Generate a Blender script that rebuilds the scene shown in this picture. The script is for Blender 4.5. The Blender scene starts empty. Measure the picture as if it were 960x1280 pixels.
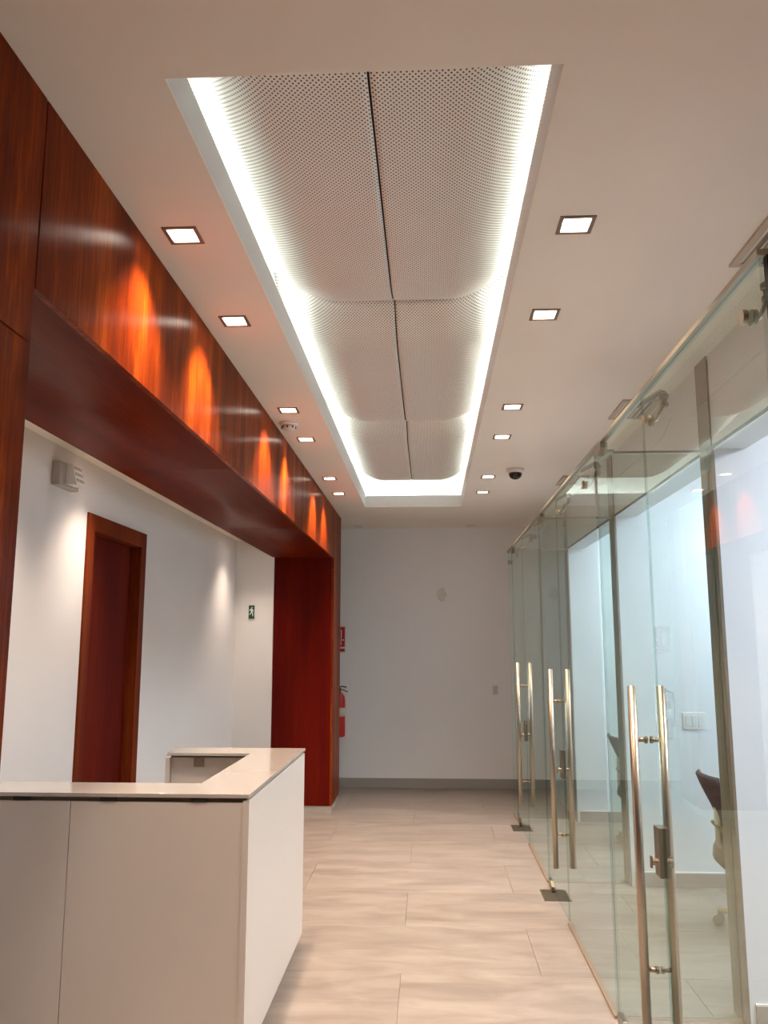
import bpy, bmesh, math, random
from mathutils import Matrix, Vector
random.seed(7)
S = bpy.context.scene
COL = S.collection

# ------------------------------------------------------------------ camera
F_PX, VX, VY, CAM_H = 1035.0, 537.0, 806.0, 1.65        # 960 x 1280 frame
fw = Vector(((VX - 480) / F_PX, (VY - 640) / F_PX, 1)).normalized()
up = Vector((0, -fw.z, fw.y)).normalized()
xx = fw.cross(-up)
if xx.x < 0: xx = -xx
cam_d = bpy.data.cameras.new('camera'); cam = bpy.data.objects.new('camera', cam_d); COL.objects.link(cam)
right = Vector((xx.x, fw.x, up.x)); down = Vector((xx.y, fw.y, up.y)); fwd = Vector((xx.z, fw.z, up.z))
M = Matrix(((right.x, -down.x, -fwd.x, 0), (right.y, -down.y, -fwd.y, 0), (right.z, -down.z, -fwd.z, CAM_H), (0, 0, 0, 1)))
cam.matrix_world = M
cam_d.sensor_fit = 'VERTICAL'; cam_d.sensor_height = 36.0; cam_d.lens = 36.0 * F_PX / 1280.0
cam_d.clip_start = 0.05
S.camera = cam

# ------------------------------------------------------------------ world, exposure
W = bpy.data.worlds.new('world'); S.world = W; W.use_nodes = True
W.node_tree.nodes['Background'].inputs[0].default_value = (0.9, 0.92, 1, 1)
W.node_tree.nodes['Background'].inputs[1].default_value = 0.02
vs = S.view_settings
vs.view_transform = 'Standard'; vs.look = 'None'; vs.gamma = 1; vs.use_curve_mapping = False
vs.exposure = 0.52

# light levels
DOWN_W = 106.0;  DOWN_C = (1.0, 0.75, 0.55)
LED_E = 9.0;   LED_C = (0.97, 1.0, 0.95)
OFF_E = 20.0;   OFF_C = (0.83, 0.86, 1.0)
ALC = ((3.5, 70.0), (4.6, 55.0), (7.95, 45.0));    ALC_C = (1.0, 0.82, 0.68)  # position and watts of the added alcove lamps

# ------------------------------------------------------------------ materials
MATS = {}
def mat(name, col, rough=0.5, metal=0.0, coat=0.0, spec=0.5, emit=None, es=0.0):
    if name in MATS: return MATS[name]
    m = bpy.data.materials.new(name); m.use_nodes = True
    b = m.node_tree.nodes['Principled BSDF']
    b.inputs['Base Color'].default_value = (*col, 1)
    b.inputs['Roughness'].default_value = rough
    b.inputs['Metallic'].default_value = metal
    b.inputs['Coat Weight'].default_value = coat
    b.inputs['Coat Roughness'].default_value = 0.12
    b.inputs['Specular IOR Level'].default_value = spec
    if emit:
        b.inputs['Emission Color'].default_value = (*emit, 1); b.inputs['Emission Strength'].default_value = es
    MATS[name] = m
    return m
def N(t, kind, **kw):
    n = t.nodes.new(kind)
    for k, v in kw.items():
        if k.startswith('i_'): n.inputs[k[2:].replace('_', ' ')].default_value = v
        else: setattr(n, k, v)
    return n
def plaster(name, col, rough=0.6, var=0.03, spec=0.3):
    m = mat(name, col, rough, spec=spec); t = m.node_tree; b = t.nodes['Principled BSDF']
    g = N(t, 'ShaderNodeNewGeometry')
    n = N(t, 'ShaderNodeTexNoise', i_Scale=1.6, i_Detail=4.0)
    t.links.new(g.outputs['Position'], n.inputs['Vector'])
    r = N(t, 'ShaderNodeValToRGB')
    r.color_ramp.elements[0].position = 0.3; r.color_ramp.elements[1].position = 0.7
    r.color_ramp.elements[0].color = (*[c * (1 - var) for c in col], 1); r.color_ramp.elements[1].color = (*col, 1)
    t.links.new(n.outputs['Fac'], r.inputs['Fac']); t.links.new(r.outputs['Color'], b.inputs['Base Color'])
    n2 = N(t, 'ShaderNodeTexNoise', i_Scale=180.0, i_Detail=2.0); t.links.new(g.outputs['Position'], n2.inputs['Vector'])
    bp = N(t, 'ShaderNodeBump', i_Strength=0.04, i_Distance=0.002); t.links.new(n2.outputs['Fac'], bp.inputs['Height'])
    t.links.new(bp.outputs['Normal'], b.inputs['Normal'])
    return m
def wood(name, scale, c0, c1, c2, rough=0.30, coat=0.0, big=1.0, aniso=0.7, spec=0.05):
    """veneer; scale = stretch per world axis (small along the grain)"""
    m = mat(name, c1, rough, coat=coat, spec=spec); t = m.node_tree; b = t.nodes['Principled BSDF']
    g = N(t, 'ShaderNodeNewGeometry')
    mp = N(t, 'ShaderNodeMapping'); mp.inputs['Scale'].default_value = scale
    t.links.new(g.outputs['Position'], mp.inputs['Vector'])
    n1 = N(t, 'ShaderNodeTexNoise', i_Scale=1.0 * big, i_Detail=3.0, i_Roughness=0.6)       # broad figure
    n2 = N(t, 'ShaderNodeTexNoise', i_Scale=14.0, i_Detail=6.0, i_Roughness=0.7)            # fine grain
    t.links.new(mp.outputs['Vector'], n1.inputs['Vector']); t.links.new(mp.outputs['Vector'], n2.inputs['Vector'])
    mx = N(t, 'ShaderNodeMath', operation='MULTIPLY_ADD'); mx.inputs[1].default_value = 0.45
    t.links.new(n2.outputs['Fac'], mx.inputs[0])
    m2 = N(t, 'ShaderNodeMath', operation='MULTIPLY'); m2.inputs[1].default_value = 0.62
    t.links.new(n1.outputs['Fac'], m2.inputs[0]); t.links.new(m2.outputs[0], mx.inputs[2])
    r = N(t, 'ShaderNodeValToRGB'); e = r.color_ramp.elements
    e[0].position = 0.40; e[0].color = (*c0, 1); e[1].position = 0.70; e[1].color = (*c2, 1)
    k = e.new(0.54); k.color = (*c1, 1)
    t.links.new(mx.outputs[0], r.inputs['Fac']); t.links.new(r.outputs['Color'], b.inputs['Base Color'])
    tg = N(t, 'ShaderNodeTangent', direction_type='RADIAL', axis='Z')
    t.links.new(tg.outputs[0], b.inputs['Tangent']); b.inputs['Anisotropic'].default_value = aniso
    bp = N(t, 'ShaderNodeBump', i_Strength=0.06, i_Distance=0.002); t.links.new(n2.outputs['Fac'], bp.inputs['Height'])
    t.links.new(bp.outputs['Normal'], b.inputs['Normal'])
    return m

CEIL = plaster('ceiling_paint', (0.93, 0.89, 0.80), 0.7)
WALL = plaster('wall_paint', (0.80, 0.77, 0.74), 0.55)
OFFW = plaster('office_wall_paint', (0.80, 0.81, 0.84), 0.5)
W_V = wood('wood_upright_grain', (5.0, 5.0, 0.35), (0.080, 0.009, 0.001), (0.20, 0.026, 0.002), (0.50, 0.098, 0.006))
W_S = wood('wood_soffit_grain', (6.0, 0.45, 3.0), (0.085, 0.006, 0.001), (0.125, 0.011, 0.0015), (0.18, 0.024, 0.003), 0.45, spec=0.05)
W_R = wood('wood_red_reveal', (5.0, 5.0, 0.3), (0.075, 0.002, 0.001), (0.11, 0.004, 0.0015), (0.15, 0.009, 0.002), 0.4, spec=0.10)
W_D = wood('wood_door_grain', (7.0, 7.0, 0.35), (0.075, 0.003, 0.001), (0.11, 0.006, 0.002), (0.16, 0.018, 0.004), 0.45, spec=0.10)
W_F = wood('wood_frame_grain', (7.0, 7.0, 0.35), (0.12, 0.014, 0.003), (0.18, 0.028, 0.005), (0.25, 0.05, 0.009), 0.45, spec=0.12)
GAP = mat('joint_black', (0.012, 0.010, 0.009), 0.8)
STEEL = mat('brushed_steel', (0.47, 0.40, 0.31), 0.32, 1.0)
STEELD = mat('dark_steel', (0.32, 0.28, 0.22), 0.32, 1.0)
RAIL = mat('anodised_rail', (0.40, 0.36, 0.27), 0.4, 0.7)
DARKM = mat('dark_metal', (0.05, 0.045, 0.04), 0.4, 0.6)
DESK = mat('desk_laminate', (0.64, 0.585, 0.53), 0.42)
DTOP = mat('desk_top_glass', (0.48, 0.445, 0.41), 0.10, coat=0.5)
DEDGE = mat('desk_gap', (0.10, 0.075, 0.05), 0.6)
PLINTH = mat('plinth_stone', (0.42, 0.38, 0.33), 0.5)
BASEB = mat('baseboard_tile', (0.36, 0.35, 0.33), 0.4)
OBASE = mat('office_baseboard', (0.36, 0.31, 0.27), 0.45)
WHITE = mat('white_plastic', (0.80, 0.79, 0.76), 0.4)
COVEW = mat('cove_white', (0.82, 0.83, 0.81), 0.6)
TRIMB = mat('downlight_frame', (0.24, 0.17, 0.13), 0.4, 0.3)
RED = mat('extinguisher_red', (0.55, 0.012, 0.015), 0.3, coat=0.4)
JAMB = mat('jamb_cladding', (0.25, 0.21, 0.16), 0.16)
GEDGE = None
SILI = mat('silicone_line', (0.16, 0.20, 0.18), 0.4)

def floor_mat():
    m = mat('floor_tile', (0.6, 0.5, 0.43), 0.28); t = m.node_tree; b = t.nodes['Principled BSDF']
    g = N(t, 'ShaderNodeNewGeometry'); oi = N(t, 'ShaderNodeObjectInfo')
    ad = N(t, 'ShaderNodeVectorMath', operation='ADD'); cm = N(t, 'ShaderNodeCombineXYZ')
    ml = N(t, 'ShaderNodeMath', operation='MULTIPLY'); ml.inputs[1].default_value = 37.0
    t.links.new(oi.outputs['Random'], ml.inputs[0]); t.links.new(ml.outputs[0], cm.inputs['Z'])
    t.links.new(g.outputs['Position'], ad.inputs[0]); t.links.new(cm.outputs[0], ad.inputs[1])
    mp = N(t, 'ShaderNodeMapping'); mp.inputs['Scale'].default_value = (1.6, 5.5, 1.0); t.links.new(ad.outputs[0], mp.inputs['Vector'])
    n1 = N(t, 'ShaderNodeTexNoise', i_Scale=1.4, i_Detail=7.0, i_Roughness=0.62, i_Distortion=0.6); t.links.new(mp.outputs[0], n1.inputs['Vector'])
    r = N(t, 'ShaderNodeValToRGB'); e = r.color_ramp.elements
    e[0].position = 0.32; e[0].color = (0.215, 0.178, 0.153, 1); e[1].position = 0.68; e[1].color = (0.325, 0.280, 0.245, 1)
    t.links.new(n1.outputs['Fac'], r.inputs['Fac']); t.links.new(r.outputs['Color'], b.inputs['Base Color'])
    rr = N(t, 'ShaderNodeMapRange'); rr.inputs['To Min'].default_value = 0.30; rr.inputs['To Max'].default_value = 0.46
    t.links.new(n1.outputs['Fac'], rr.inputs['Value']); t.links.new(rr.outputs['Result'], b.inputs['Roughness'])
    return m
TILE = floor_mat()
GROUT = mat('grout', (0.225, 0.19, 0.165), 0.8)

def perf_mat():
    m = mat('perforated_metal', (0.88, 0.86, 0.81), 0.38, spec=0.5); t = m.node_tree; b = t.nodes['Principled BSDF']
    g = N(t, 'ShaderNodeNewGeometry')
    mp = N(t, 'ShaderNodeMapping'); mp.inputs['Scale'].default_value = (1 / 0.0165, 1 / 0.0195, 0); t.links.new(g.outputs['Position'], mp.inputs['Vector'])
    ds = []
    for off in (0.0, 0.5):
        a = N(t, 'ShaderNodeVectorMath', operation='ADD'); a.inputs[1].default_value = (off, off, 0); t.links.new(mp.outputs[0], a.inputs[0])
        f = N(t, 'ShaderNodeVectorMath', operation='FRACTION'); t.links.new(a.outputs[0], f.inputs[0])
        d = N(t, 'ShaderNodeVectorMath', operation='DISTANCE'); d.inputs[1].default_value = (0.5, 0.5, 0); t.links.new(f.outputs[0], d.inputs[0])
        ds.append(d)
    mn = N(t, 'ShaderNodeMath', operation='MINIMUM'); t.links.new(ds[0].outputs['Value'], mn.inputs[0]); t.links.new(ds[1].outputs['Value'], mn.inputs[1])
    lt = N(t, 'ShaderNodeMath', operation='LESS_THAN'); lt.inputs[1].default_value = 0.175; t.links.new(mn.outputs[0], lt.inputs[0])
    mx = N(t, 'ShaderNodeMixRGB'); mx.inputs['Color1'].default_value = (0.88, 0.86, 0.81, 1); mx.inputs['Color2'].default_value = (0.03, 0.026, 0.022, 1)
    t.links.new(lt.outputs[0], mx.inputs['Fac']); t.links.new(mx.outputs[0], b.inputs['Base Color'])
    return m
PERF = perf_mat()

def glass_mat(name, tint, ior):
    m = bpy.data.materials.new(name); m.use_nodes = True; t = m.node_tree
    t.nodes.clear()
    out = N(t, 'ShaderNodeOutputMaterial'); tr = N(t, 'ShaderNodeBsdfTransparent'); gl = N(t, 'ShaderNodeBsdfGlossy')
    tr.inputs['Color'].default_value = (*tint, 1); gl.inputs['Roughness'].default_value = 0.0
    gl.inputs['Color'].default_value = (0.92, 1.0, 0.97, 1)
    fr = N(t, 'ShaderNodeFresnel'); fr.inputs['IOR'].default_value = ior
    g = N(t, 'ShaderNodeNewGeometry')
    inv = N(t, 'ShaderNodeMath', operation='SUBTRACT'); inv.inputs[0].default_value = 1.0; t.links.new(g.outputs['Backfacing'], inv.inputs[1])
    ml = N(t, 'ShaderNodeMath', operation='MULTIPLY'); t.links.new(fr.outputs[0], ml.inputs[0]); t.links.new(inv.outputs[0], ml.inputs[1])
    mx = N(t, 'ShaderNodeMixShader'); t.links.new(ml.outputs[0], mx.inputs[0]); t.links.new(tr.outputs[0], mx.inputs[1]); t.links.new(gl.outputs[0], mx.inputs[2])
    t.links.new(mx.outputs[0], out.inputs['Surface'])
    return m
GLASS = glass_mat('clear_glass', (0.925, 0.980, 0.958), 1.6)
GEDGE = glass_mat('glass_edge_green', (0.80, 0.88, 0.855), 1.2)

# ------------------------------------------------------------------ mesh helpers
def obj(name, bm, m, parent=None, smooth=False, bevel=0.0):
    me = bpy.data.meshes.new(name)
    bmesh.ops.recalc_face_normals(bm, faces=bm.faces)
    if parent is not None:
        bmesh.ops.translate(bm, verts=bm.verts, vec=-root_loc(parent))
    bm.to_mesh(me); bm.free()
    for mm in (m if isinstance(m, (list, tuple)) else [m]): me.materials.append(mm)
    if smooth:
        for p in me.polygons: p.use_smooth = True
    o = bpy.data.objects.new(name, me); COL.objects.link(o)
    if parent is not None: o.parent = parent
    if bevel:
        b = o.modifiers.new('bevel', 'BEVEL'); b.width = bevel; b.segments = 2; b.limit_method = 'ANGLE'
    return o
def root_loc(p):
    v = Vector(p.location)
    while p.parent: p = p.parent; v = v + Vector(p.location)
    return v
def box(bm, x0, x1, y0, y1, z0, z1, mi=0):
    v = [bm.verts.new(c) for c in ((x0, y0, z0), (x1, y0, z0), (x1, y1, z0), (x0, y1, z0), (x0, y0, z1), (x1, y0, z1), (x1, y1, z1), (x0, y1, z1))]
    fs = []
    for f in ((3, 2, 1, 0), (4, 5, 6, 7), (0, 1, 5, 4), (1, 2, 6, 5), (2, 3, 7, 6), (3, 0, 4, 7)):
        q = bm.faces.new([v[i] for i in f]); q.material_index = mi; fs.append(q)
    return v
def bx(*a):
    bm = bmesh.new(); box(bm, *a); return bm
def tube(bm, pts, r, seg=12, cap=True):
    pts = [Vector(p) for p in pts]; rs = r if isinstance(r, (list, tuple)) else [r] * len(pts)
    rings = []; prev = None
    for i, p in enumerate(pts):
        d = (pts[min(i + 1, len(pts) - 1)] - pts[max(i - 1, 0)]).normalized()
        if prev is None:
            a = Vector((0, 0, 1)) if abs(d.z) < 0.9 else Vector((1, 0, 0)); u = d.cross(a).normalized()
        else:
            u = (prev - d * prev.dot(d)).normalized()
        prev = u; w = d.cross(u)
        rings.append([bm.verts.new(p + (u * math.cos(t) + w * math.sin(t)) * rs[i]) for t in [2 * math.pi * k / seg for k in range(seg)]])
    for a, b in zip(rings, rings[1:]):
        for k in range(seg):
            bm.faces.new((a[k], a[(k + 1) % seg], b[(k + 1) % seg], b[k]))
    if cap:
        bm.faces.new(rings[0][::-1]); bm.faces.new(rings[-1])
    return bm
def tb(pts, r, seg=12): return tube(bmesh.new(), pts, r, seg)
def lathe(prof, c, seg=24, axis='z'):
    """prof: (radius, height) list; c: base point"""
    bm = bmesh.new(); rings = []
    for r, hgt in prof:
        ring = []
        for k in range(seg):
            a = 2 * math.pi * k / seg
            p = (r * math.cos(a), r * math.sin(a), hgt)
            if axis == 'y': p = (p[0], p[2], p[1])
            if axis == 'x': p = (p[2], p[0], p[1])
            ring.append(bm.verts.new((c[0] + p[0], c[1] + p[1], c[2] + p[2])))
        rings.append(ring)
    for a, b in zip(rings, rings[1:]):
        for k in range(seg): bm.faces.new((a[k], a[(k + 1) % seg], b[(k + 1) % seg], b[k]))
    bm.faces.new(rings[0][::-1]); bm.faces.new(rings[-1])
    return bm
def prism(poly, axis, a0, a1, bm=None):
    """extrude a 2-D polygon along an axis"""
    bm = bm or bmesh.new()
    def P(u, v, w): return {'x': (w, u, v), 'y': (u, w, v), 'z': (u, v, w)}[axis]
    A = [bm.verts.new(P(u, v, a0)) for u, v in poly]; B = [bm.verts.new(P(u, v, a1)) for u, v in poly]
    n = len(poly)
    bm.faces.new(A[::-1]); bm.faces.new(B)
    for i in range(n): bm.faces.new((A[i], A[(i + 1) % n], B[(i + 1) % n], B[i]))
    return bm
def slab_holes(xs, ys, holes, z0, z1):
    """horizontal slab x0..x1, y0..y1 with rectangular holes"""
    X = sorted(set(list(xs) + [h[0] for h in holes] + [h[1] for h in holes])); Y = sorted(set(list(ys) + [h[2] for h in holes] + [h[3] for h in holes]))
    bm = bmesh.new(); vc = {}
    def v(x, y, z):
        k = (x, y, z)
        if k not in vc: vc[k] = bm.verts.new(k)
        return vc[k]
    def solid(i, j):
        if i < 0 or j < 0 or i >= len(X) - 1 or j >= len(Y) - 1: return False
        cx, cy = (X[i] + X[i + 1]) / 2, (Y[j] + Y[j + 1]) / 2
        return not any(h[0] < cx < h[1] and h[2] < cy < h[3] for h in holes)
    for i in range(len(X) - 1):
        for j in range(len(Y) - 1):
            if not solid(i, j): continue
            a, b, c, d = X[i], X[i + 1], Y[j], Y[j + 1]
            bm.faces.new((v(a, c, z0), v(a, d, z0), v(b, d, z0), v(b, c, z0)))
            bm.faces.new((v(a, c, z1), v(b, c, z1), v(b, d, z1), v(a, d, z1)))
            for (ni, nj, p, q) in ((i - 1, j, (a, d), (a, c)), (i + 1, j, (b, c), (b, d)), (i, j - 1, (a, c), (b, c)), (i, j + 1, (b, d), (a, d))):
                if not solid(ni, nj):
                    bm.faces.new((v(*p, z0), v(*q, z0), v(*q, z1), v(*p, z1)))
    return bm
def tag(o, label=None, cat=None, group=None, kind=None):
    if label: o['label'] = label
    if cat: o['category'] = cat
    if group: o['group'] = group
    if kind: o['kind'] = kind
    return o
def thing(name, loc, label, cat, group=None):
    o = bpy.data.objects.new(name, None); COL.objects.link(o); o.location = loc; o.empty_display_size = 0.1
    return tag(o, label, cat, group)
def struct(name, bm, m, label=None, cat=None, **k):
    return tag(obj(name, bm, m, **k), label, cat, kind='structure')
ORD = ['nearest', 'second', 'third', 'fourth', 'fifth', 'farthest']

# ------------------------------------------------------------------ layout constants
CZ = 3.06                       # corridor ceiling
XW = -0.985                     # wood face
XA = -2.0                       # alcove wall
XG = 0.82                       # glass plane
XO = 1.38; XO2 = 1.54           # office wall line
YB = 10.06                      # far wall
Y0 = -1.6                       # wall behind the camera
XR = 3.9                        # outer wall of the offices
PY0, PY1 = 1.92, 8.53           # portal opening along the corridor
SZ = 2.55                       # portal soffit
COVE = (-0.655, 0.342, 1.858, 8.46)
DIV = [(4.0, 4.17), (6.15, 6.32), (8.28, 8.45)]   # office dividing walls

# ------------------------------------------------------------------ floor with tiles
fl = struct('floor', bx(-2.3, XR + 0.1, Y0 - 0.1, YB + 0.1, -0.12, -0.006), GROUT, 'large pinkish beige stone-look tile floor of the corridor', 'floor')
TX, TY, JX, JY = 1.42, 0.71, -0.16, 5.24
tm = {}
def tile(x0, x1, y0, y1):
    w, d = round(x1 - x0, 4), round(y1 - y0, 4)
    if (w, d) not in tm:
        bm = bmesh.new(); v = box(bm, -w / 2, w / 2, -d / 2, d / 2, -0.012, 0.0)
        me = bpy.data.meshes.new('tile'); bmesh.ops.recalc_face_normals(bm, faces=bm.faces)
        bmesh.ops.bevel(bm, geom=[e for e in bm.edges if e.verts[0].co.z > -0.001 and e.verts[1].co.z > -0.001], offset=0.0012, segments=1, affect='EDGES')
        bm.to_mesh(me); bm.free(); me.materials.append(TILE); tm[(w, d)] = me
    o = bpy.data.objects.new('tile', tm[(w, d)]); COL.objects.link(o); o.parent = fl; o.location = ((x0 + x1) / 2, (y0 + y1) / 2, 0)
g = 0.0008
xs = [JX + TX * k for k in range(-3, 4)]; ys = [JY + TY * k for k in range(-10, 8)]
for j in range(len(ys) - 1):
    for i in range(len(xs) - 1):
        sh = TX / 2 * (j % 2)                          # running bond
        a, b, c, d = max(xs[i] + sh, -2.2), min(xs[i + 1] + sh, XR), max(ys[j], Y0), min(ys[j + 1], YB)
        if b - a > 0.05 and d - c > 0.05: tile(a + g, b - g, c + g, d - g)

# ------------------------------------------------------------------ ceiling
DLX = (-0.845, 0.508); DLY = [2.655, 3.43, 4.838, 5.562, 6.937, 7.655]; DFY = 9.82
DS = 0.049                                             # half-size of a downlight opening
holes = [COVE] + [(x - DS, x + DS, y - DS, y + DS) for x in DLX for y in DLY + [DFY, 0.80]]
struct('ceiling', slab_holes((XW - 0.6, XO + 0.02), (Y0, YB + 0.1), holes, CZ, CZ + 0.012), CEIL, 'smooth pale pinkish plaster ceiling of the corridor', 'ceiling')

# ------------------------------------------------------------------ light cove with perforated panels
cove = thing('ceiling_light_cove', (-0.157, 5.16, 3.06), 'long recessed ceiling cove with glowing edges and curved perforated metal panels', 'ceiling cove')
x0, x1, y0, y1 = COVE
LT = CZ + 0.135; t_ = 0.014
# upstand lips around the opening
obj('lip', bx(x0 - t_, x0, y0 - t_, y1 + t_, CZ + 0.0125, LT), COVEW, cove)
obj('lip', bx(x1, x1 + t_, y0 - t_, y1 + t_, CZ + 0.0125, LT), COVEW, cove)
obj('lip', bx(x0, x1, y1, y1 + t_, CZ + 0.0125, LT - 0.015), COVEW, cove)
obj('lip', bx(x0, x1, y0 - t_, y0, CZ + 0.0125, LT), COVEW, cove)
# housing above the ceiling
hx0, hx1, hy0, hy1, hz = x0 - 0.24, x1 + 0.24, y0 - 0.24, y1 + 0.20, 3.56
bm = bmesh.new()
box(bm, hx0 - .02, hx0, hy0, hy1, CZ + 0.02, hz); box(bm, hx1, hx1 + .02, hy0, hy1, CZ + 0.02, hz)
box(bm, hx0, hx1, hy0 - .02, hy0, CZ + 0.02, hz); box(bm, hx0, hx1, hy1, hy1 + .02, CZ + 0.02, hz)
box(bm, hx0, hx1, hy0, hy1, hz, hz + .02)
obj('housing', bm, COVEW, cove)
bm = slab_holes((hx0, hx1), (hy0, hy1), [(x0 - t_, x1 + t_, y0 - t_, y1 + t_)], CZ + 0.02, CZ + 0.03)
obj('light_shelf', bm, COVEW, cove)
LED = mat('led_strip', (1, 1, 1), 0.5, emit=LED_C, es=LED_E)
zl = CZ + 0.055
obj('led_strip', bx(x0 - 0.068, x0 - 0.036, y0, y1, zl, zl + 0.012), LED, cove)
obj('led_strip', bx(x1 + 0.036, x1 + 0.068, y0, y1, zl, zl + 0.012), LED, cove)
obj('led_strip', bx(x0, x1, y1 + 0.036, y1 + 0.068, zl, zl + 0.012), LED, cove)
# panels: two columns, three rows, pillow-curved upward to their outer edge and ends
PXC, PLEN, PY = -0.157, 2.15, 1.70
def panel(side, row):
    xin = PXC + side * 0.0035; xout = (x0 - 0.115) if side < 0 else (x1 + 0.115)
    ya = PY + PLEN * row + 0.002; yb = PY + PLEN * (row + 1) - 0.002
    bm = bmesh.new(); nu, nv = 26, 64; G = []
    for j in range(nv + 1):
        v = -1 + 2 * j / nv; rowv = []
        for i in range(nu + 1):
            u = i / nu
            z = 3.212 + 0.21 * max(0, (u - 0.42) / 0.58) ** 1.9 + 0.115 * max(0, (abs(v) - 0.60) / 0.40) ** 2.0
            rowv.append(bm.verts.new((xin + (xout - xin) * u, ya + (yb - ya) * j / nv, z)))
        G.append(rowv)
    for j in range(nv):
        for i in range(nu):
            bm.faces.new((G[j][i], G[j][i + 1], G[j + 1][i + 1], G[j + 1][i]))
    o = obj('perforated_panel', bm, PERF, cove, smooth=True)
    s = o.modifiers.new('thickness', 'SOLIDIFY'); s.thickness = 0.0015; s.offset = 0
    return o
for r_ in range(3):
    for s_ in (-1, 1): panel(s_, r_)
    bm = bmesh.new()                                   # dark joint strip behind the gap of each row
    ya, yb = PY + PLEN * r_, PY + PLEN * (r_ + 1); pv = None
    for j in range(65):
        v = -1 + 2 * j / 64; z = 3.218 + 0.115 * max(0, (abs(v) - 0.60) / 0.40) ** 2.0
        q = [bm.verts.new((PXC + dx, ya + (yb - ya) * j / 64, z + dz)) for dx, dz in ((-.02, 0), (.02, 0), (.02, .004), (-.02, .004))]
        if pv:
            for k in range(4): bm.faces.new((pv[k], pv[(k + 1) % 4], q[(k + 1) % 4], q[k]))
        pv = q
    obj('joint_strip', bm, GAP, cove)

# ------------------------------------------------------------------ downlights
LAMP = mat('downlight_lamp', (1, 1, 1), 0.4, emit=(1.0, 0.90, 0.78), es=14.0)
REFL = mat('downlight_reflector', (0.86, 0.80, 0.72), 0.35)
LOFF = mat('lamp_off', (0.55, 0.52, 0.48), 0.3)
def downlight(x, y, lit, label, group, CZ=CZ, watts=DOWN_W, col=DOWN_C):
    e = thing('recessed_downlight', (x, y, CZ), label, 'downlight', group)
    o_ = 0.060; i_ = DS - 0.003
    bm = slab_holes((x - o_, x + o_), (y - o_, y + o_), [(x - i_, x + i_, y - i_, y + i_)], CZ - 0.004, CZ - 0.0002)
    obj('frame', bm, TRIMB if lit else WHITE, e)
    bm = bmesh.new(); th = 0.002; d = 0.07; j = DS - 0.001
    box(bm, x - j, x - j + th, y - j, y + j, CZ, CZ + d); box(bm, x + j - th, x + j, y - j, y + j, CZ, CZ + d)
    box(bm, x - j + th, x + j - th, y - j, y - j + th, CZ, CZ + d); box(bm, x - j + th, x + j - th, y + j - th, y + j, CZ, CZ + d)
    box(bm, x - j, x + j, y - j, y + j, CZ + d, CZ + d + th)
    obj('reflector', bm, REFL, e)
    obj('lamp', prism([(x + 0.040 * a, y + 0.040 * b) for a, b in ((-1, -.75), (-.75, -1), (.75, -1), (1, -.75), (1, .75), (.75, 1), (-.75, 1), (-1, .75))], 'z', CZ + 0.010, CZ + 0.022), LAMP if lit else LOFF, e)
    if lit:
        L = bpy.data.lights.new('downlight_beam', 'SPOT'); L.energy = watts; L.color = col
        L.spot_size = math.radians(102); L.spot_blend = 1.0; L.shadow_soft_size = 0.045
        lo = bpy.data.objects.new('downlight_beam', L); COL.objects.link(lo); lo.location = (0, 0, -0.004); lo.parent = e
for k, y in enumerate(DLY):
    downlight(DLX[0], y, True, f'{ORD[k]} lit square downlight in the ceiling row beside the wood fascia', 'lit downlights')
    downlight(DLX[1], y, True, f'{ORD[k]} lit square downlight in the ceiling row on the glass side', 'lit downlights')
for y in (0.80,):  # out-of-view pair added to brighten the near ceiling
    downlight(DLX[0], y, True, 'added unseen square downlight overhead on the wood side, before the cove', 'added overhead downlights')
    downlight(DLX[1], y, True, 'added unseen square downlight overhead on the glass side, before the cove', 'added overhead downlights')
downlight(DLX[0], DFY, False, 'unlit downlight near the far wall on the wood side', 'unlit downlights')
downlight(DLX[1], DFY, False, 'unlit downlight near the far wall on the glass side', 'unlit downlights')

# ------------------------------------------------------------------ left: wood portal wall
core = bmesh.new()
box(core, XW - 0.62, XW - 0.02, Y0, PY0 - 0.02, 0, CZ)                 # near pier
box(core, XW - 0.62, XW - 0.02, PY0 - 0.02, PY1 + 0.02, SZ + 0.02, CZ) # beam
box(core, XW - 0.62, XW - 0.02, PY1 + 0.02, 9.18, 0, CZ)               # far pier
wl = struct('wall_left', core, GAP, 'wood clad portal wall running along the left side', 'wall')
J = 0.0025
def cl(name, a, m): return obj(name, bx(*a), m, wl, bevel=0.0015)
# corridor face
for ya, yb in ((Y0, 0.1), (0.1, PY0)):
    cl('wood_panel', (XW - 0.02, XW, ya + J, yb - J, 0.09, 2.39 - J), W_V)
    cl('wood_panel', (XW - 0.02, XW, ya + J, yb - J, 2.39 + J, CZ - 0.001), W_V)
cuts = [PY0 + 0.002, 4.15, 6.36, PY1]
for ya, yb in zip(cuts, cuts[1:]):
    cl('fascia_panel', (XW - 0.02, XW, ya + J * .5, yb - J * .5, SZ - 0.012, CZ - 0.001), W_V)
cl('wood_panel', (XW - 0.02, XW, PY1 + J * .5, 9.20, 2.42 + J, CZ - 0.001), W_V)
cl('wood_panel', (XW - 0.02, XW, PY1, 9.20, 0.07, 2.42 - J), W_V)
cl('wood_panel', (XW - 0.62, XW, 9.18, 9.20, 0.07, CZ - 0.001), W_V)
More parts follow.
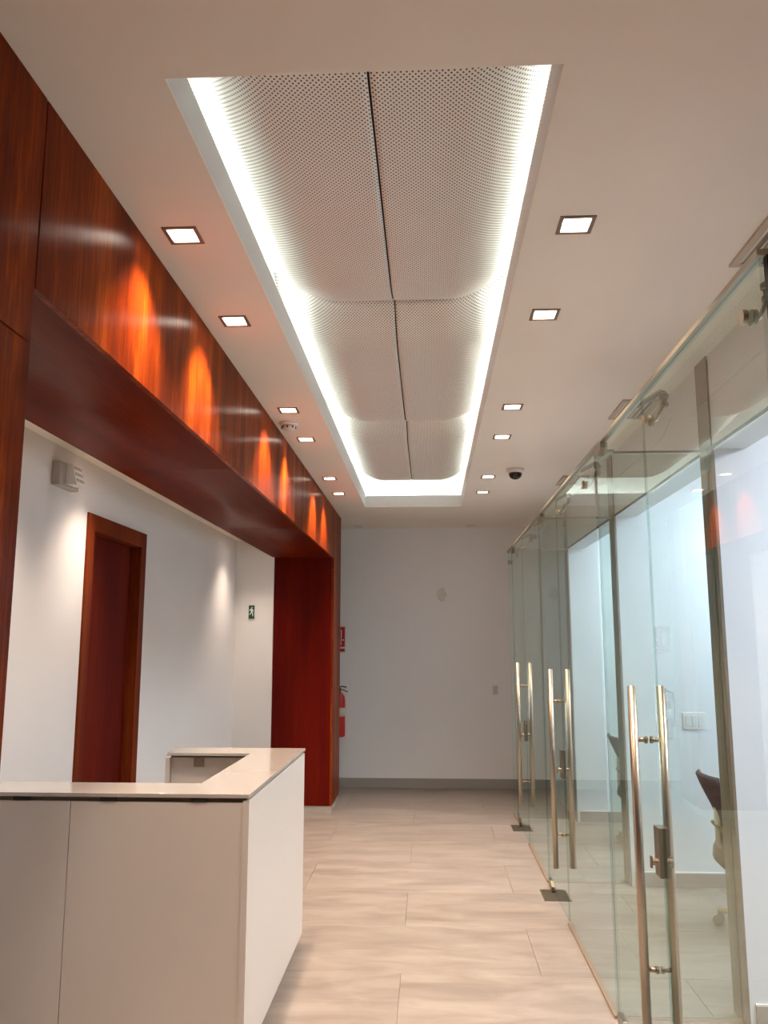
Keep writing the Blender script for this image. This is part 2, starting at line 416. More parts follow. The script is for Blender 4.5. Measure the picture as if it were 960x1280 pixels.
# soffit and reveals
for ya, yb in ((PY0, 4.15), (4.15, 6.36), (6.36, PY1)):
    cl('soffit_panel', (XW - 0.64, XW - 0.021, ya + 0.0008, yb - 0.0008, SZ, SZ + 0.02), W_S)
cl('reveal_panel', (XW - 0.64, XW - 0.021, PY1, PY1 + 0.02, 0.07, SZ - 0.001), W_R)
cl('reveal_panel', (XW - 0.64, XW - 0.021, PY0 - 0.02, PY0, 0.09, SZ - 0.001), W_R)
obj('plinth', bx(XW - 0.62, XW - 0.004, PY1 + 0.004, 9.19, 0.0, 0.07), PLINTH, wl)
obj('plinth', bx(XW - 0.62, XW - 0.004, Y0, PY0 - 0.004, 0.0, 0.09), PLINTH, wl)

# alcove behind the reception desk
AC = 2.72
bm = bmesh.new()
dy0, dy1, dz = 4.70, 5.71, 2.42
box(bm, XA - 0.12, XA, Y0, dy0, 0, AC); box(bm, XA - 0.12, XA, dy1, 8.62, 0, AC); box(bm, XA - 0.12, XA, dy0, dy1, dz, AC)
struct('wall_alcove', bm, WALL, 'pale wall behind the reception desk holding the dark door', 'wall')
struct('wall_alcove_end', bx(XA, XW - 0.62, 8.50, 8.62, 0, AC), WALL, 'narrow white wall at the end of the reception alcove', 'wall')
struct('wall_alcove_near', bx(XA, XW - 0.62, 0.4, 0.5, 0, AC), WALL, 'wall closing the near end of the reception alcove', 'wall')
struct('ceiling_alcove', slab_holes((XA - 0.12, XW - 0.62), (0.4, 8.62), [(-1.69 - DS, -1.69 + DS, y - DS, y + DS) for y, w_ in ALC], AC, AC + 0.012), CEIL, 'plain ceiling over the reception alcove', 'ceiling')
for (y, w_), lb in zip(ALC, ('above the near end of the reception desk', 'above the dark alcove door', 'at the far end of the alcove')):  # unseen lamps, added to light the alcove walls
    downlight(-1.69, y, True, 'added unseen square downlight in the alcove ceiling ' + lb, 'added alcove downlights', AC, w_, ALC_C)
obj('door_jamb_back', bx(XA - 0.12, XA - 0.11, dy0, dy1, 0, dz), W_D).name = 'trim_1'
tag(bpy.data.objects['trim_1'], 'dark wooden backing inside the alcove door opening', 'trim', kind='structure')
door = thing('door_1', (XA, (dy0 + dy1) / 2, 0), 'dark red wooden door in a broad wooden frame behind the desk', 'door'); door['kind'] = 'structure'
fwid = 0.10
for a, b in ((dy0, dy0 + fwid), (dy1 - fwid, dy1)):
    obj('door_frame', bx(XA - 0.10, XA + 0.012, a, b, 0, dz - fwid), W_F, door, bevel=0.002)
obj('door_frame', bx(XA - 0.10, XA + 0.012, dy0, dy1, dz - fwid, dz), W_F, door, bevel=0.002)
obj('door_stop', bx(XA - 0.085, XA - 0.055, dy0 + fwid, dy0 + fwid + 0.02, 0, dz - fwid), W_F, door)
leaf = obj('door_leaf', bx(XA - 0.10, XA - 0.060, dy0 + fwid + 0.003, dy1 - fwid - 0.003, 0.008, dz - fwid - 0.003), W_D, door)
tag(leaf, 'dark red door leaf')

# emergency light on the alcove wall
em = thing('emergency_light', (XA, 4.33, 2.50), 'grey emergency light with tilted white louvred head on the alcove wall', 'light')
obj('back_plate', bx(XA, XA + 0.05, 4.21, 4.45, 2.49, 2.62), mat('emergency_grey', (0.42, 0.38, 0.33), 0.5), em, bevel=0.006)
hd = bmesh.new()
prism([(XA + 0.05, 2.505), (XA + 0.115, 2.50), (XA + 0.085, 2.615), (XA + 0.05, 2.615)], 'y', 4.275, 4.385, hd)
head = obj('lamp_head', hd, WHITE, em, bevel=0.003)
for k in range(3):
    for q in range(2):
        zc = 2.522 + 0.034 * k; xo = XA + 0.115 - 0.03 * (zc - 2.50) / 0.115
        obj('louvre', bx(xo - 0.004, xo + 0.003, 4.287 + 0.048 * q, 4.325 + 0.048 * q, zc, zc + 0.014), mat('louvre_grey', (0.5, 0.47, 0.42), 0.5), head)

# exit sign
def poly_plate(name, polys, plane, at, th, m, parent):
    bm = bmesh.new()
    for p in polys: prism(p, plane, at, at + th, bm)
    return obj(name, bm, m, parent)
ex = thing('exit_sign', (-1.83, 8.50, 1.985), 'small dark green exit sign with white running figure beside the wood pillar', 'sign')
sx, sz, sw, sh = -1.826, 1.983, 0.068, 0.145
obj('board', bx(sx - sw / 2, sx + sw / 2, 8.488, 8.499, sz - sh / 2, sz + sh / 2), mat('sign_white', (0.75, 0.76, 0.72), 0.4), ex)
obj('field', bx(sx - sw / 2 + .004, sx + sw / 2 - .004, 8.4865, 8.488, sz - sh / 2 + .004, sz + sh / 2 - .004), mat('sign_green', (0.010, 0.075, 0.04), 0.4), ex)
def sp(pts): return [(sx + u * 0.034, sz + v * 0.072) for u, v in pts]
run = [sp([(.12 + .16 * math.cos(a), .62 + .09 * math.sin(a)) for a in [k * math.pi / 5 for k in range(10)]]),
       sp([(-.22, .48), (.20, .50), (.28, .05), (-.15, .05)]), sp([(-.22, .48), (-.62, .30), (-.66, .12), (-.52, .12), (-.45, .22), (-.18, .32)]),
       sp([(.18, .46), (.55, .22), (.62, .06), (.48, .06), (.40, .16), (.16, .28)]),
       sp([(-.15, .06), (.10, .06), (-.20, -.30), (-.62, -.42), (-.66, -.30), (-.38, -.24)]), sp([(.02, .06), (.28, .06), (.50, -.28), (.42, -.62), (.24, -.60), (.26, -.30)])]
poly_plate('running_figure', run, 'y', 8.4852, 0.0014, mat('sign_mark', (0.82, 0.84, 0.80), 0.5), ex)

# ------------------------------------------------------------------ far wall and closing walls
struct('wall_far', bx(-2.2, XO2, YB, YB + 0.1, 0, CZ + 0.05), plaster('far_wall_paint', (0.91, 0.93, 0.95), 0.6), 'plain grey white wall closing the far end of the corridor', 'wall')
struct('wall_far_left', bx(XA - 0.22, XA - 0.12, 8.62, YB, 0, CZ + 0.05), WALL, 'side wall beyond the wood pillar', 'wall')
struct('ceiling_far_left', bx(XA - 0.22, XW - 0.6, 8.62, YB + 0.1, CZ, CZ + 0.02), CEIL, 'ceiling beyond the wood pillar', 'ceiling')
struct('wall_behind', bx(-2.2, XR + 0.1, Y0 - 0.1, Y0, 0, CZ + 0.05), WALL, 'wall behind the viewer', 'wall')
bbf = struct('baseboard_far', bx(-2.0, XO, YB - 0.012, YB, 0.0, 0.108), BASEB, 'grey tile baseboard along the far wall', 'baseboard')

# wall_far fittings
sc = thing('wall_sensor', (0.15, YB, 2.25), 'small white crescent sensor high on the far wall', 'sensor')
cr = []
for k in range(13):
    a = math.radians(60 + 20 * k); cr.append((0.155 + 0.075 * math.cos(a) * .8, 2.25 + 0.078 * math.sin(a)))
for k in range(12, -1, -1):
    a = math.radians(60 + 20 * k); cr.append((0.165 + 0.045 * math.cos(a) * .8, 2.25 + 0.056 * math.sin(a)))
obj('body', prism(cr, 'y', YB - 0.045, YB), WHITE, sc)
obj('base_plate', lathe([(0.045, 0), (0.045, -0.012)], (0.17, YB, 2.25), 20, 'y'), WHITE, sc)
bp_ = thing('blank_wall_plate', (0.77, YB, 1.07), 'small pale cover plate low on the far wall near the glass', 'wall plate')
obj('plate', bx(0.742, 0.800, YB - 0.010, YB, 1.07, 1.175), mat('plate_grey', (0.66, 0.64, 0.63), 0.4), bp_, bevel=0.003)
obj('toggle', bx(0.760, 0.782, YB - 0.015, YB - 0.010, 1.10, 1.145), mat('plate_grey2', (0.60, 0.58, 0.58), 0.4), bp_)

# fire extinguisher and its sign
fe = thing('fire_extinguisher', (-1.072, YB - 0.095, 0.58), 'red fire extinguisher hanging on the far wall behind the wood pillar', 'fire extinguisher')
c = (-1.072, YB - 0.095)
obj('cylinder', lathe([(0.060, 0.0), (0.070, 0.008), (0.074, 0.02), (0.074, 0.42), (0.066, 0.465), (0.04, 0.495), (0.022, 0.505), (0.022, 0.525)], (c[0], c[1], 0.585), 28), RED, fe, smooth=True)
obj('label', lathe([(0.0752, 0.235), (0.0752, 0.335)], (c[0], c[1], 0.585), 28), mat('label_cream', (0.62, 0.58, 0.46), 0.5), fe, smooth=True)
obj('valve', bx(c[0] - 0.018, c[0] + 0.018, c[1] - 0.018, c[1] + 0.018, 1.108, 1.145), DARKM, fe, bevel=0.004)
hv = obj('handle', tb([(c[0] - 0.02, c[1], 1.145), (c[0] + 0.03, c[1], 1.165), (c[0] + 0.085, c[1], 1.155)], 0.007, 8), DARKM, fe, smooth=True)
obj('lever', tb([(c[0] - 0.02, c[1], 1.14), (c[0] + 0.04, c[1], 1.125), (c[0] + 0.10, c[1], 1.10)], 0.006, 8), DARKM, fe, smooth=True)
obj('hose', tb([(c[0] - 0.02, c[1], 1.13), (c[0] - 0.09, c[1], 1.10), (c[0] - 0.105, c[1], 0.98), (c[0] - 0.095, c[1], 0.80), (c[0] - 0.09, c[1], 0.72)], 0.010, 8), DARKM, fe, smooth=True)
obj('bracket', bx(c[0] - 0.02, c[0] + 0.02, c[1] + 0.06, YB - 0.0005, 0.90, 0.96), STEELD, fe)
fs = thing('fire_extinguisher_sign', (-1.10, YB, 1.56), 'red and white fire extinguisher sign on the far wall by the pillar', 'sign')
SR = mat('sign_red', (0.50, 0.02, 0.03), 0.45); SW = mat('sign_pale', (0.80, 0.70, 0.68), 0.45)
obj('board', bx(-1.20, -1.008, YB - 0.008, YB, 1.555, 1.875), SW, fs)
obj('field', bx(-1.188, -1.020, YB - 0.0095, YB - 0.008, 1.625, 1.863), SR, fs)
obj('stripe', bx(-1.188, -1.020, YB - 0.0095, YB - 0.008, 1.568, 1.605), SR, fs)
pict = [[(-1.150, 1.645), (-1.095, 1.645), (-1.095, 1.775), (-1.108, 1.80), (-1.137, 1.80), (-1.150, 1.775)],
        [(-1.137, 1.805), (-1.070, 1.835), (-1.066, 1.825), (-1.125, 1.805)],
        [(-1.070, 1.645), (-1.062, 1.645), (-1.056, 1.82), (-1.066, 1.825)],
        [(-1.050, 1.70), (-1.030, 1.70), (-1.030, 1.715), (-1.050, 1.715)]]
poly_plate('pictogram', pict, 'y', YB - 0.0108, 0.0013, mat('sign_mark', (0.82, 0.84, 0.80), 0.5), fs)

# ceiling fittings
cm_ = thing('dome_camera', (0.706, 6.63, CZ), 'black dome security camera on the ceiling near the glass partition', 'camera')
obj('collar', lathe([(0.058, -0.036), (0.066, -0.03), (0.072, 0.0)], (0.706, 6.63, CZ), 28), WHITE, cm_, smooth=True)
obj('dome', lathe([(0.004, -0.088), (0.022, -0.085), (0.040, -0.074), (0.051, -0.056), (0.054, -0.036)], (0.706, 6.63, CZ), 28), mat('dome_black', (0.02, 0.012, 0.010), 0.08), cm_, smooth=True)
obj('lens', lathe([(0.013, 0), (0.013, -0.010), (0.009, -0.012)], (0.700, 6.588, CZ - 0.062), 16, 'y'), DARKM, cm_)
sm = thing('smoke_detector', (-0.893, 5.13, CZ), 'white round smoke detector on the ceiling beside the wood fascia', 'smoke detector')
obj('base', lathe([(0.056, -0.020), (0.060, -0.012), (0.060, 0)], (-0.893, 5.13, CZ), 28), WHITE, sm, smooth=True)
obj('chamber', lathe([(0.020, -0.050), (0.040, -0.046), (0.044, -0.034), (0.044, -0.020)], (-0.893, 5.13, CZ), 28), WHITE, sm, smooth=True)
for k in range(8):
    a = k * math.pi / 4; px_, py_ = -0.893 + 0.0445 * math.cos(a), 5.13 + 0.0445 * math.sin(a)
    obj('vent_slot', bx(px_ - 0.004, px_ + 0.004, py_ - 0.004, py_ + 0.004, CZ - 0.040, CZ - 0.028), DARKM, sm)
def grille(x0, x1, y0, y1, label):
    e = thing('air_grille', ((x0 + x1) / 2, (y0 + y1) / 2, CZ), label, 'air vent', 'ceiling air grilles')
    obj('frame', slab_holes((x0, x1), (y0, y1), [(x0 + .025, x1 - .025, y0 + .025, y1 - .025)], CZ - 0.012, CZ - 0.0003), mat('grille_beige', (0.55, 0.48, 0.38), 0.5), e)
    obj('backing', bx(x0 + .026, x1 - .026, y0 + .026, y1 - .026, CZ - 0.002, CZ - 0.0004), mat('grille_dark', (0.30, 0.25, 0.19), 0.7), e)
    n = int((x1 - x0 - .06) / 0.026)
    for k in range(n):
        xk = x0 + .035 + (x1 - x0 - .07) * k / max(1, n - 1)
        obj('slat', prism([(xk - .008, CZ - .010), (xk - .006, CZ - .0105), (xk + .008, CZ - .003), (xk + .006, CZ - .0025)], 'y', y0 + .026, y1 - .026), WHITE, e)
grille(1.135, 1.36, 2.55, 2.99, 'nearest ceiling air grille above the glass corner')
grille(1.135, 1.36, 4.72, 5.12, 'middle ceiling air grille behind the glass head rail')
grille(1.135, 1.36, 6.92, 7.32, 'farthest ceiling air grille behind the glass head rail')

# ------------------------------------------------------------------ reception desk
dk = thing('reception_desk', (-1.35, 4.1, 0), 'white U-shaped reception desk with glossy cream top', 'reception desk')
DX1, DY0, DY1, DZ = -0.725, 3.41, 4.91, 1.06
PT = DZ - 0.034                                                         # top of the panels
xa = -1.98
obj('front_panel', bx(-1.455 + .0015, DX1 - 0.0012, DY0 + .008, DY0 + .034, 0.06, PT), DESK, dk, bevel=0.001)
obj('front_panel', bx(xa, -1.455 - .0015, DY0 + .008, DY0 + .034, 0.06, PT), DESK, dk, bevel=0.001)
obj('side_panel', bx(DX1 - 0.026, DX1, DY0 + .036, DY1 - .004, 0.06, PT + 0.008), DESK, dk, bevel=0.001)
obj('side_panel', bx(DX1 - 0.0255, DX1, DY0 + .0055, DY0 + .0345, 0.06, PT + 0.008), DESK, dk)
obj('return_panel', bx(-1.455, DX1 - 0.027, 4.745, 4.770, 0.06, PT), DESK, dk, bevel=0.001)
obj('return_panel', bx(-1.455, DX1 - 0.027, DY1 - .030, DY1 - .006, 0.06, PT), DESK, dk, bevel=0.001)
obj('end_panel', bx(-1.480, -1.456, 4.72, DY1 - .006, 0.06, PT), DESK, dk, bevel=0.001)
obj('inner_panel', bx(-0.985, -0.965, DY0 + .24, 4.744, 0.06, PT), DESK, dk)
obj('inner_panel', bx(xa, -0.986, DY0 + .225, DY0 + .245, 0.06, PT), DESK, dk)
bm = bmesh.new(); box(bm, xa, DX1 - .03, DY0 + .04, DY0 + .22, 0, 0.06); box(bm, -0.96, DX1 - .03, DY0 + .22, DY1 - .03, 0, 0.06); box(bm, -1.44, -0.96, 4.78, DY1 - .04, 0, .06)
obj('plinth', bm, mat('desk_plinth', (0.30, 0.27, 0.24), 0.5), dk)
bm = bmesh.new(); box(bm, xa, DX1 - .012, DY0 + .018, DY0 + .23, PT, DZ - .016); box(bm, -0.97, DX1 - .012, DY0 + .23, DY1 - .02, PT, DZ - .016); box(bm, -1.46, -0.97, 4.76, DY1 - .02, PT, DZ - .016)
obj('shadow_gap', bm, DEDGE, dk)
top = prism([(xa, DY0), (DX1 + .002, DY0), (DX1 + .002, DY1), (-1.485, DY1), (-1.455, 4.665), (-0.990, 4.665), (-0.990, DY0 + 0.255), (xa, DY0 + 0.255)], 'z', DZ - 0.016, DZ)
obj('top', top, DTOP, dk, bevel=0.0015)
for xk in (-1.66, -1.30, -0.93):
    obj('standoff', bx(xk - .032, xk + .032, DY0 + .003, DY0 + .016, PT + .002, DZ - .017), GAP, dk)
gm = obj('cable_outlet', bx(-1.325, -1.268, 4.737, 4.745, 0.975, PT - 0.004), mat('outlet_taupe', (0.30, 0.23, 0.16), 0.5), dk)

# ------------------------------------------------------------------ right: office wall line
GH = 2.595
bm = bmesh.new(); LZ = 2.59
box(bm, XO, XO2, 1.0, YB, LZ, CZ + 0.05)
struct('wall_right', bm, OFFW, 'white beam wall over the office openings behind the glass', 'wall')
struct('trim_2', bx(XO - 0.004, XO - 0.0003, 1.0, 8.28, LZ - 0.002, LZ + 0.014), DARKM, 'thin dark edge strip along the beam over the office openings', 'trim')
struct('wall_right_near', bx(XO, XO2, Y0, 1.9, 0, LZ), OFFW, 'white wall before the first office opening', 'wall')
struct('wall_right_far', bx(XO, XO2, 8.452, YB, 0, LZ), OFFW, 'white wall after the last office opening', 'wall')
struct('wall_outer', bx(XR, XR + 0.1, Y0, YB, 0, CZ), OFFW, 'white outer wall of the offices', 'wall')
wn = ['first', 'second', 'third']
for k, (a, b) in enumerate(DIV):
    struct('wall_office', bx(XO2 if False else XO + 0.006, XR, a, b, 0, LZ - 0.0005) if False else bx(XO + 0.006, XR, a, b, 0, LZ - 0.0005), OFFW, f'{wn[k]} white dividing wall between the glazed offices from the viewer', 'wall').name = f'wall_divider_{k + 1}'
    struct(f'wall_divider_top_{k + 1}', bx(XO2, XR, a, b, LZ - 0.0005, 2.95), OFFW, f'top of the {wn[k]} dividing wall', 'wall')
    struct(f'trim_{3 + k}', bx(XO - 0.008, XO - 0.0005 if False else XO + 0.0055, a - 0.001, b + 0.001, 0, LZ - 0.003), JAMB, f'glossy brown jamb strip on the end of the {wn[k]} dividing wall', 'trim')
    struct(f'trim_{6 + k}', bx(XO - 0.0085, XO - 0.0045, a, b, LZ + 0.0145, CZ - 0.0005), JAMB, f'glossy strip on the beam above the {wn[k]} dividing wall', 'trim')
    struct(f'baseboard_office_{k + 1}', bx(XO + 0.03, XR, a - 0.012, a - 0.0002, 0, 0.092), OBASE, f'taupe baseboard on the {wn[k]} office dividing wall', 'baseboard')
    struct(f'baseboard_cap_{k + 1}', bx(XO + 0.03, XR, a - 0.012, a - 0.0002, 0.0925, 0.100), WHITE, f'white cap strip of the {wn[k]} office baseboard', 'baseboard')
struct('ceiling_office', bx(XO2, XR, Y0, YB, 2.95, 2.97), plaster('office_ceiling_paint', (0.82, 0.82, 0.83), 0.6), 'white office ceiling behind the glass', 'ceiling')
ODIF = [mat(f'office_diffuser_{k}', (1, 1, 1), 0.5, emit=OFF_C, es=OFF_E * q) for k, q in enumerate((1.6, 1.1, 1.1))]
for k, yc in enumerate((2.7, 5.1, 7.25)):
    e = thing('office_ceiling_light', (2.6, yc, 2.95), f'bright panel light on the ceiling of the {wn[k]} office', 'ceiling light', 'office panel lights')
    obj('frame', slab_holes((2.28, 2.92), (yc - .62, yc + .62), [(2.30, 2.90, yc - .60, yc + .60)], 2.935, 2.9495), WHITE, e)
    obj('diffuser', bx(2.30, 2.90, yc - .60, yc + .60, 2.939, 2.946), ODIF[k], e)

# ------------------------------------------------------------------ glass front
GT = 0.010
def pane(bm, a0, a1, z0, z1, axis='x', at=XG):
    """thin slab; faces 0 = clear, edges 1"""
    if axis == 'x': v = box(bm, at, at + GT, a0, a1, z0, z1)
    else: v = box(bm, a0, a1, at, at + GT, z0, z1)
    bm.faces.ensure_lookup_table()
    for f in list(bm.faces)[-6:]:
        n = f.normal if f.normal.length else None
        f.normal_update(); n = f.normal
        big = abs(n.x) > .5 if axis == 'x' else abs(n.y) > .5
        f.material_index = 0 if big else 1
    return bm
DOORS = [(3.13, 4.0), (5.34, 6.15), (7.36, 8.2)]
HY = [3.28, 5.46, 7.46]
FIX = [(1.97, 3.124), (4.062, 5.334), (6.212, 7.354), (8.262, 8.62)]
fl_lab = ['clear fixed glass panel nearest the viewer', 'clear fixed glass panel between the first and second glass doors',
          'clear fixed glass panel between the second and third glass doors', 'narrow fixed glass panel past the farthest glass door']
for (a, b), lb in zip(FIX, fl_lab):
    e = thing('fixed_glass_partition', (XG, (a + b) / 2, 0), lb, 'glass panel', 'fixed front glass panels')
    obj('pane', pane(bmesh.new(), a, b, 0.012, GH), [GLASS, GEDGE], e)
    obj('floor_channel', bx(XG - 0.008, XG + 0.018, a, b, 0.0002, 0.012), mat('floor_channel', (0.34, 0.24, 0.18), 0.4, 0.4), e)
# cross panes between the front glass and the dividing walls
for k, (a, b) in enumerate(DIV):
    e = thing('glass_cross_panel', (1.1, a + .06, 0), f'glass cross panel joining the front glass to the {wn[k]} dividing wall', 'glass panel', 'cross glass panels')
    obj('pane', pane(bmesh.new(), XG + GT + .001, XO - 0.0095, 0.012, GH - 0.005, 'y', a + .055), [GLASS, SILI], e)
    obj('floor_channel', bx(XG + .026, XO - 0.0095, a + .050, a + .070, 0.0002, 0.012), mat('cross_channel', (0.55, 0.48, 0.40), 0.4, 0.3), e)
    obj('top_channel', bx(XG + .014, XO - 0.0095, a + .051, a + .069, GH - .012, GH), STEELD, e)
# head rail
hr = struct('trim_9', bx(XG - 0.010, XG + 0.020, 1.955, 8.64, GH + 0.0005, GH + 0.016), RAIL, 'slim metal head rail along the top of the glass front', 'rail')
rt = thing('glass_return_panel', (1.1, 1.96, 0), 'glass return panel with dark corner post at the near end of the glass front', 'glass panel')
obj('pane', pane(bmesh.new(), XG + .035, XO, 0.012, GH, 'y', 1.958), [GLASS, GEDGE], rt)
obj('corner_post', bx(XG + 0.012, XG + 0.034, 1.95, 1.972, 0.0, GH), mat('post_black', (0.012, 0.012, 0.014), 0.3), rt)
obj('head_rail', bx(XG + 0.021, XO, 1.945, 1.985, GH + 0.0005, GH + 0.026), RAIL, rt)

# doors
def hollow_handle(e, y, z0, z1):
    for s in (-1, 1):
        xh = XG + GT / 2 + s * 0.055
        h_ = obj('pull_bar', tb([(xh, y, z0), (xh, y, z1)], 0.0165, 20), STEEL, e, smooth=False)
        for p in h_.data.polygons:
            if len(p.vertices) == 4: p.use_smooth = True
        for zz in (z0 + 0.20, z1 - 0.20):
            xe = XG + (0 if s < 0 else GT)
            o = obj('standoff', tb([(xe, y, zz), (xh - s * 0.014, y, zz)], 0.0085, 14), STEEL, h_, smooth=True)
            obj('washer', tb([(xe + s * 0.0005, y, zz), (xe + s * 0.010, y, zz)], 0.0135, 14), STEELD, h_)
dn = ['nearest', 'middle', 'farthest']
for k, ((a, b), hy) in enumerate(zip(DOORS, HY)):
    e = thing('glass_door', (XG, (a + b) / 2, 0), f'{dn[k]} frameless glass door with long vertical steel pull handles', 'door', 'glass doors')
    obj('pane', pane(bmesh.new(), a + .003, b - .003, 0.014, GH - 0.004), [GLASS, GEDGE], e)
    hollow_handle(e, hy, 0.285, 1.495)
    lk = obj('lock', bx(XG - 0.014, XG + GT + 0.014, a + .004, a + .070, 0.835, 1.005), STEELD, e, bevel=0.002)
    obj('cylinder', tb([(XG - 0.032, a + .035, 0.885), (XG + GT + 0.032, a + .035, 0.885)], 0.012, 14), STEEL, lk)
    obj('thumb_turn', bx(XG - 0.040, XG - 0.032, a + .028, a + .042, 0.865, 0.905), STEEL, lk)
    # corner patches and floor closer plate
    obj('top_patch', prism([(b - .16, GH - .005), (b - .004, GH - .005), (b - .004, GH - .058), (b - .10, GH - .058), (b - .16, GH - .03)], 'x', XG - .012, XG + GT + .012), STEELD, e)
    obj('bottom_patch', prism([(b - .16, .012), (b - .004, .012), (b - .004, .055), (b - .10, .055), (b - .16, .03)], 'x', XG - .009, XG + GT + .009), STEELD, e)
    obj('closer_plate', bx(XG - 0.085, XG + 0.095, b - .37, b - .12, 0.0003, 0.004), mat('closer_plate', (0.22, 0.18, 0.13), 0.35, 0.9), e)
    obj('pivot', tb([(XG + GT / 2, b - .18, 0.004), (XG + GT / 2, b - .18, 0.013)], 0.016, 12), DARKM, e)
    tp = obj('pivot_bracket', bx(XG - 0.012, XG + 0.085, b - .012, b + .045, GH - 0.016, GH - 0.006), STEELD, e)

# struts that brace the glass
SY = [2.07, 3.06, 4.33, 5.25, 6.46, 7.28, 8.48]
so = ['first', 'second', 'third', 'fourth', 'fifth', 'sixth', 'last']
for k, y in enumerate(SY):
    e = thing('glass_strut', (XG, y, 2.48), f'{so[k]} steel strut and disc bracing the glass front, counted from the viewer', 'bracket', 'glass struts')
    obj('disc', tb([(XG - 0.014, y, 2.48), (XG - 0.0005, y, 2.48)], 0.021, 20), STEEL, e)
    obj('disc', tb([(XG + GT + 0.0005, y, 2.48), (XG + GT + 0.014, y, 2.48)], 0.021, 20), STEELD, e)
    j = (XG + 0.085, y + 0.06, 2.562)
    obj('rod', tb([(XG + GT + 0.014, y, 2.48), (XG + 0.035, y + .004, 2.482), j], 0.0065, 12), STEEL, e, smooth=True)
    jt = obj('joint', lathe([(0.010, -0.020), (0.017, -0.014), (0.017, 0.0), (0.012, 0.004), (0.012, 0.018), (0.019, 0.022), (0.019, 0.036), (0.010, 0.042)], j, 16), STEELD, e)
    if k: obj('arm', tb([(j[0], j[1], j[2] + 0.04), (j[0] - 0.004, j[1] + .03, j[2] + 0.055), (XG + 0.028, j[1] + 0.16, GH + 0.008)], 0.012, 12), STEELD, e, smooth=True)

# switch plate on the second divider
sw_ = thing('light_switch', (1.87, 6.138, 1.06), 'white triple light switch on the office wall seen through the nearest door', 'light switch')
obj('plate', bx(1.79, 1.95, 6.140, 6.1495, 1.06, 1.175), WHITE, sw_, bevel=0.002)
for q in range(3):
    obj('rocker', bx(1.808 + .045 * q, 1.842 + .045 * q, 6.135, 6.140, 1.082, 1.153), mat('rocker_white', (0.72, 0.72, 0.73), 0.35), sw_, bevel=0.001)

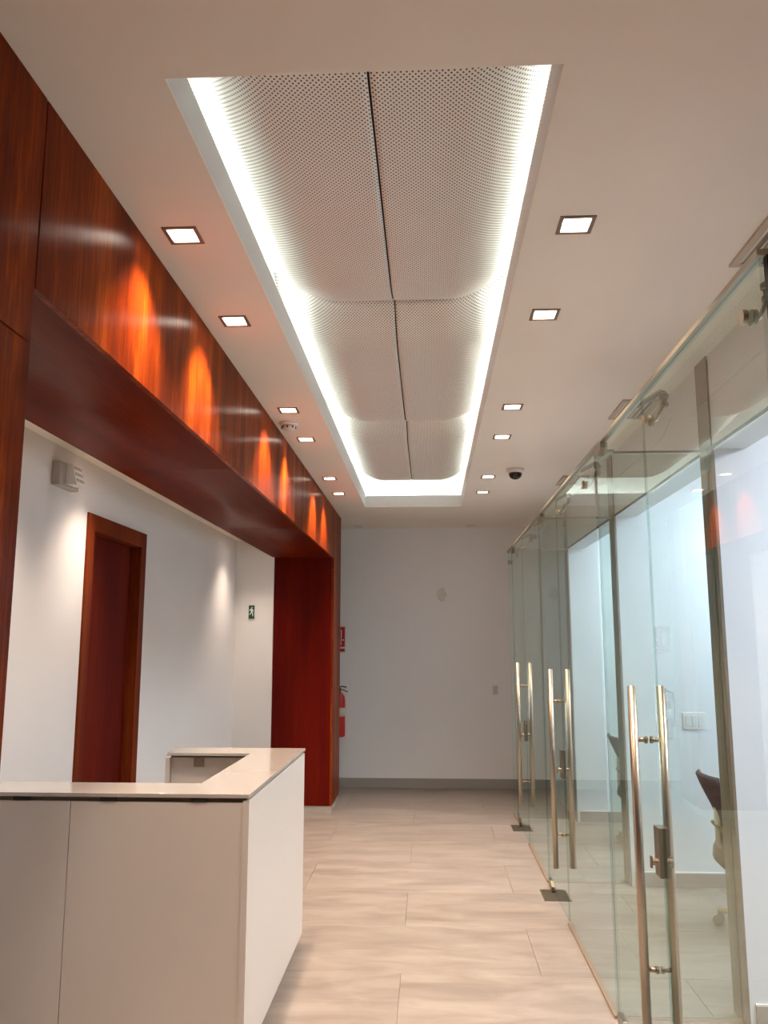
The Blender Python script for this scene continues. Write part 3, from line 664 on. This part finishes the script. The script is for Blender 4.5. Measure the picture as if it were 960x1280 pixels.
# ------------------------------------------------------------------ office chairs
MESHB = mat('chair_mesh', (0.045, 0.034, 0.042), 0.7); BEIGE = mat('chair_frame', (0.52, 0.45, 0.35), 0.45); TAN = mat('chair_seat', (0.20, 0.145, 0.09), 0.7)
def chair(cx, cy, ang, label):
    e = thing('office_chair', (cx, cy, 0), label, 'chair', 'office chairs')
    def P(x, y, z): return (cx + x, cy + y, z)
    def sheet(name, rows, m, th):                       # rows: (x, z, half width, forward curve)
        bm = bmesh.new(); G = []; n = 12
        for x, z, w, cv in rows:
            G.append([bm.verts.new(P(x + cv * (2 * i / n - 1) ** 2, (2 * i / n - 1) * w, z)) for i in range(n + 1)])
        for a, b in zip(G, G[1:]):
            for i in range(n): bm.faces.new((a[i], a[i + 1], b[i + 1], b[i]))
        o = obj(name, bm, m, e, smooth=True); s = o.modifiers.new('thick', 'SOLIDIFY'); s.thickness = th
        return o, rows
    # chair faces +x, back leans to -x
    rows = [(-0.37, 0.885, 0.18, .03), (-0.385, 0.87, 0.215, .04), (-0.365, 0.82, 0.235, .05), (-0.33, 0.74, 0.225, .06), (-0.295, 0.66, 0.19, .06), (-0.27, 0.58, 0.15, .05)]
    b_, _ = sheet('backrest', rows, MESHB, 0.012)
    for s in (-1, 1):
        obj('back_frame', tb([P(r[0] + r[3], s * r[2], r[1]) for r in rows], 0.010, 8), BEIGE, b_, smooth=True)
    lr = [(-0.33, 0.60, 0.10, .02), (-0.30, 0.56, 0.13, .03), (-0.29, 0.50, 0.17, .04), (-0.315, 0.44, 0.19, .04), (-0.325, 0.39, 0.18, .04), (-0.29, 0.355, 0.14, .03), (-0.22, 0.345, 0.10, .0)]
    lo, _ = sheet('lumbar_shell', lr, TAN, 0.010)
    for s in (-1, 1):
        obj('shell_rim', tb([P(r[0] + r[3], s * r[2], r[1]) for r in lr], 0.011, 8), BEIGE, lo, smooth=True)
    seat = [(-0.24, 0.44, 0.20, .0), (-0.20, 0.455, 0.235, 0), (-0.05, 0.46, 0.25, 0), (0.12, 0.462, 0.245, 0), (0.22, 0.455, 0.225, 0), (0.255, 0.43, 0.19, 0)]
    sheet('seat', seat, MESHB, 0.035)
    obj('spine', tb([P(-0.05, 0, 0.40), P(-0.24, 0, 0.40), P(-0.31, 0, 0.50), P(-0.31, 0, 0.70)], 0.018, 10), BEIGE, e, smooth=True)
    for s in (-1, 1):
        ar = obj('armrest', bx(cx - 0.16, cx + 0.10, cy + s * 0.27 - 0.035, cy + s * 0.27 + 0.035, 0.64, 0.665), DARKM, e, bevel=0.008)
        obj('arm_post', tb([P(-0.05, s * 0.18, 0.42), P(-0.06, s * 0.27, 0.46), P(-0.05, s * 0.27, 0.64)], 0.014, 10), BEIGE, ar, smooth=True)
    obj('gas_column', tb([P(0, 0, 0.10), P(0, 0, 0.26), P(0, 0, 0.262), P(0, 0, 0.425)], [0.028, 0.028, 0.018, 0.018], 14), DARKM, e)
    obj('seat_plate', bx(cx - 0.13, cx + 0.11, cy - 0.09, cy + 0.09, 0.40, 0.425), DARKM, e)
    obj('hub', lathe([(0.045, 0.075), (0.045, 0.125), (0.03, 0.14)], (cx, cy, 0), 16), BEIGE, e)
    for q in range(5):
        a = ang + q * 2 * math.pi / 5; ux, uy = math.cos(a), math.sin(a)
        bs = obj('base_arm', tb([P(0.03 * ux, 0.03 * uy, 0.105), P(0.2 * ux, 0.2 * uy, 0.095), P(0.33 * ux, 0.33 * uy, 0.078)], [0.024, 0.021, 0.016], 10), BEIGE, e, smooth=True)
        for s in (-1, 1):
            wx, wy = 0.33 * ux - s * 0.014 * uy, 0.33 * uy + s * 0.014 * ux
            obj('caster', tb([P(wx - s * .009 * -uy * -1, wy, 0.03), P(wx + s * .009 * -uy, wy + s * .009 * ux, 0.03)], 0.029, 14), BEIGE, bs)
    return e
chair(2.00, 5.22, math.radians(150), 'dark mesh office chair with beige base behind the nearest dividing wall')
chair(1.91, 7.40, math.radians(165), 'dark mesh office chair in the farther office past the second dividing wall')
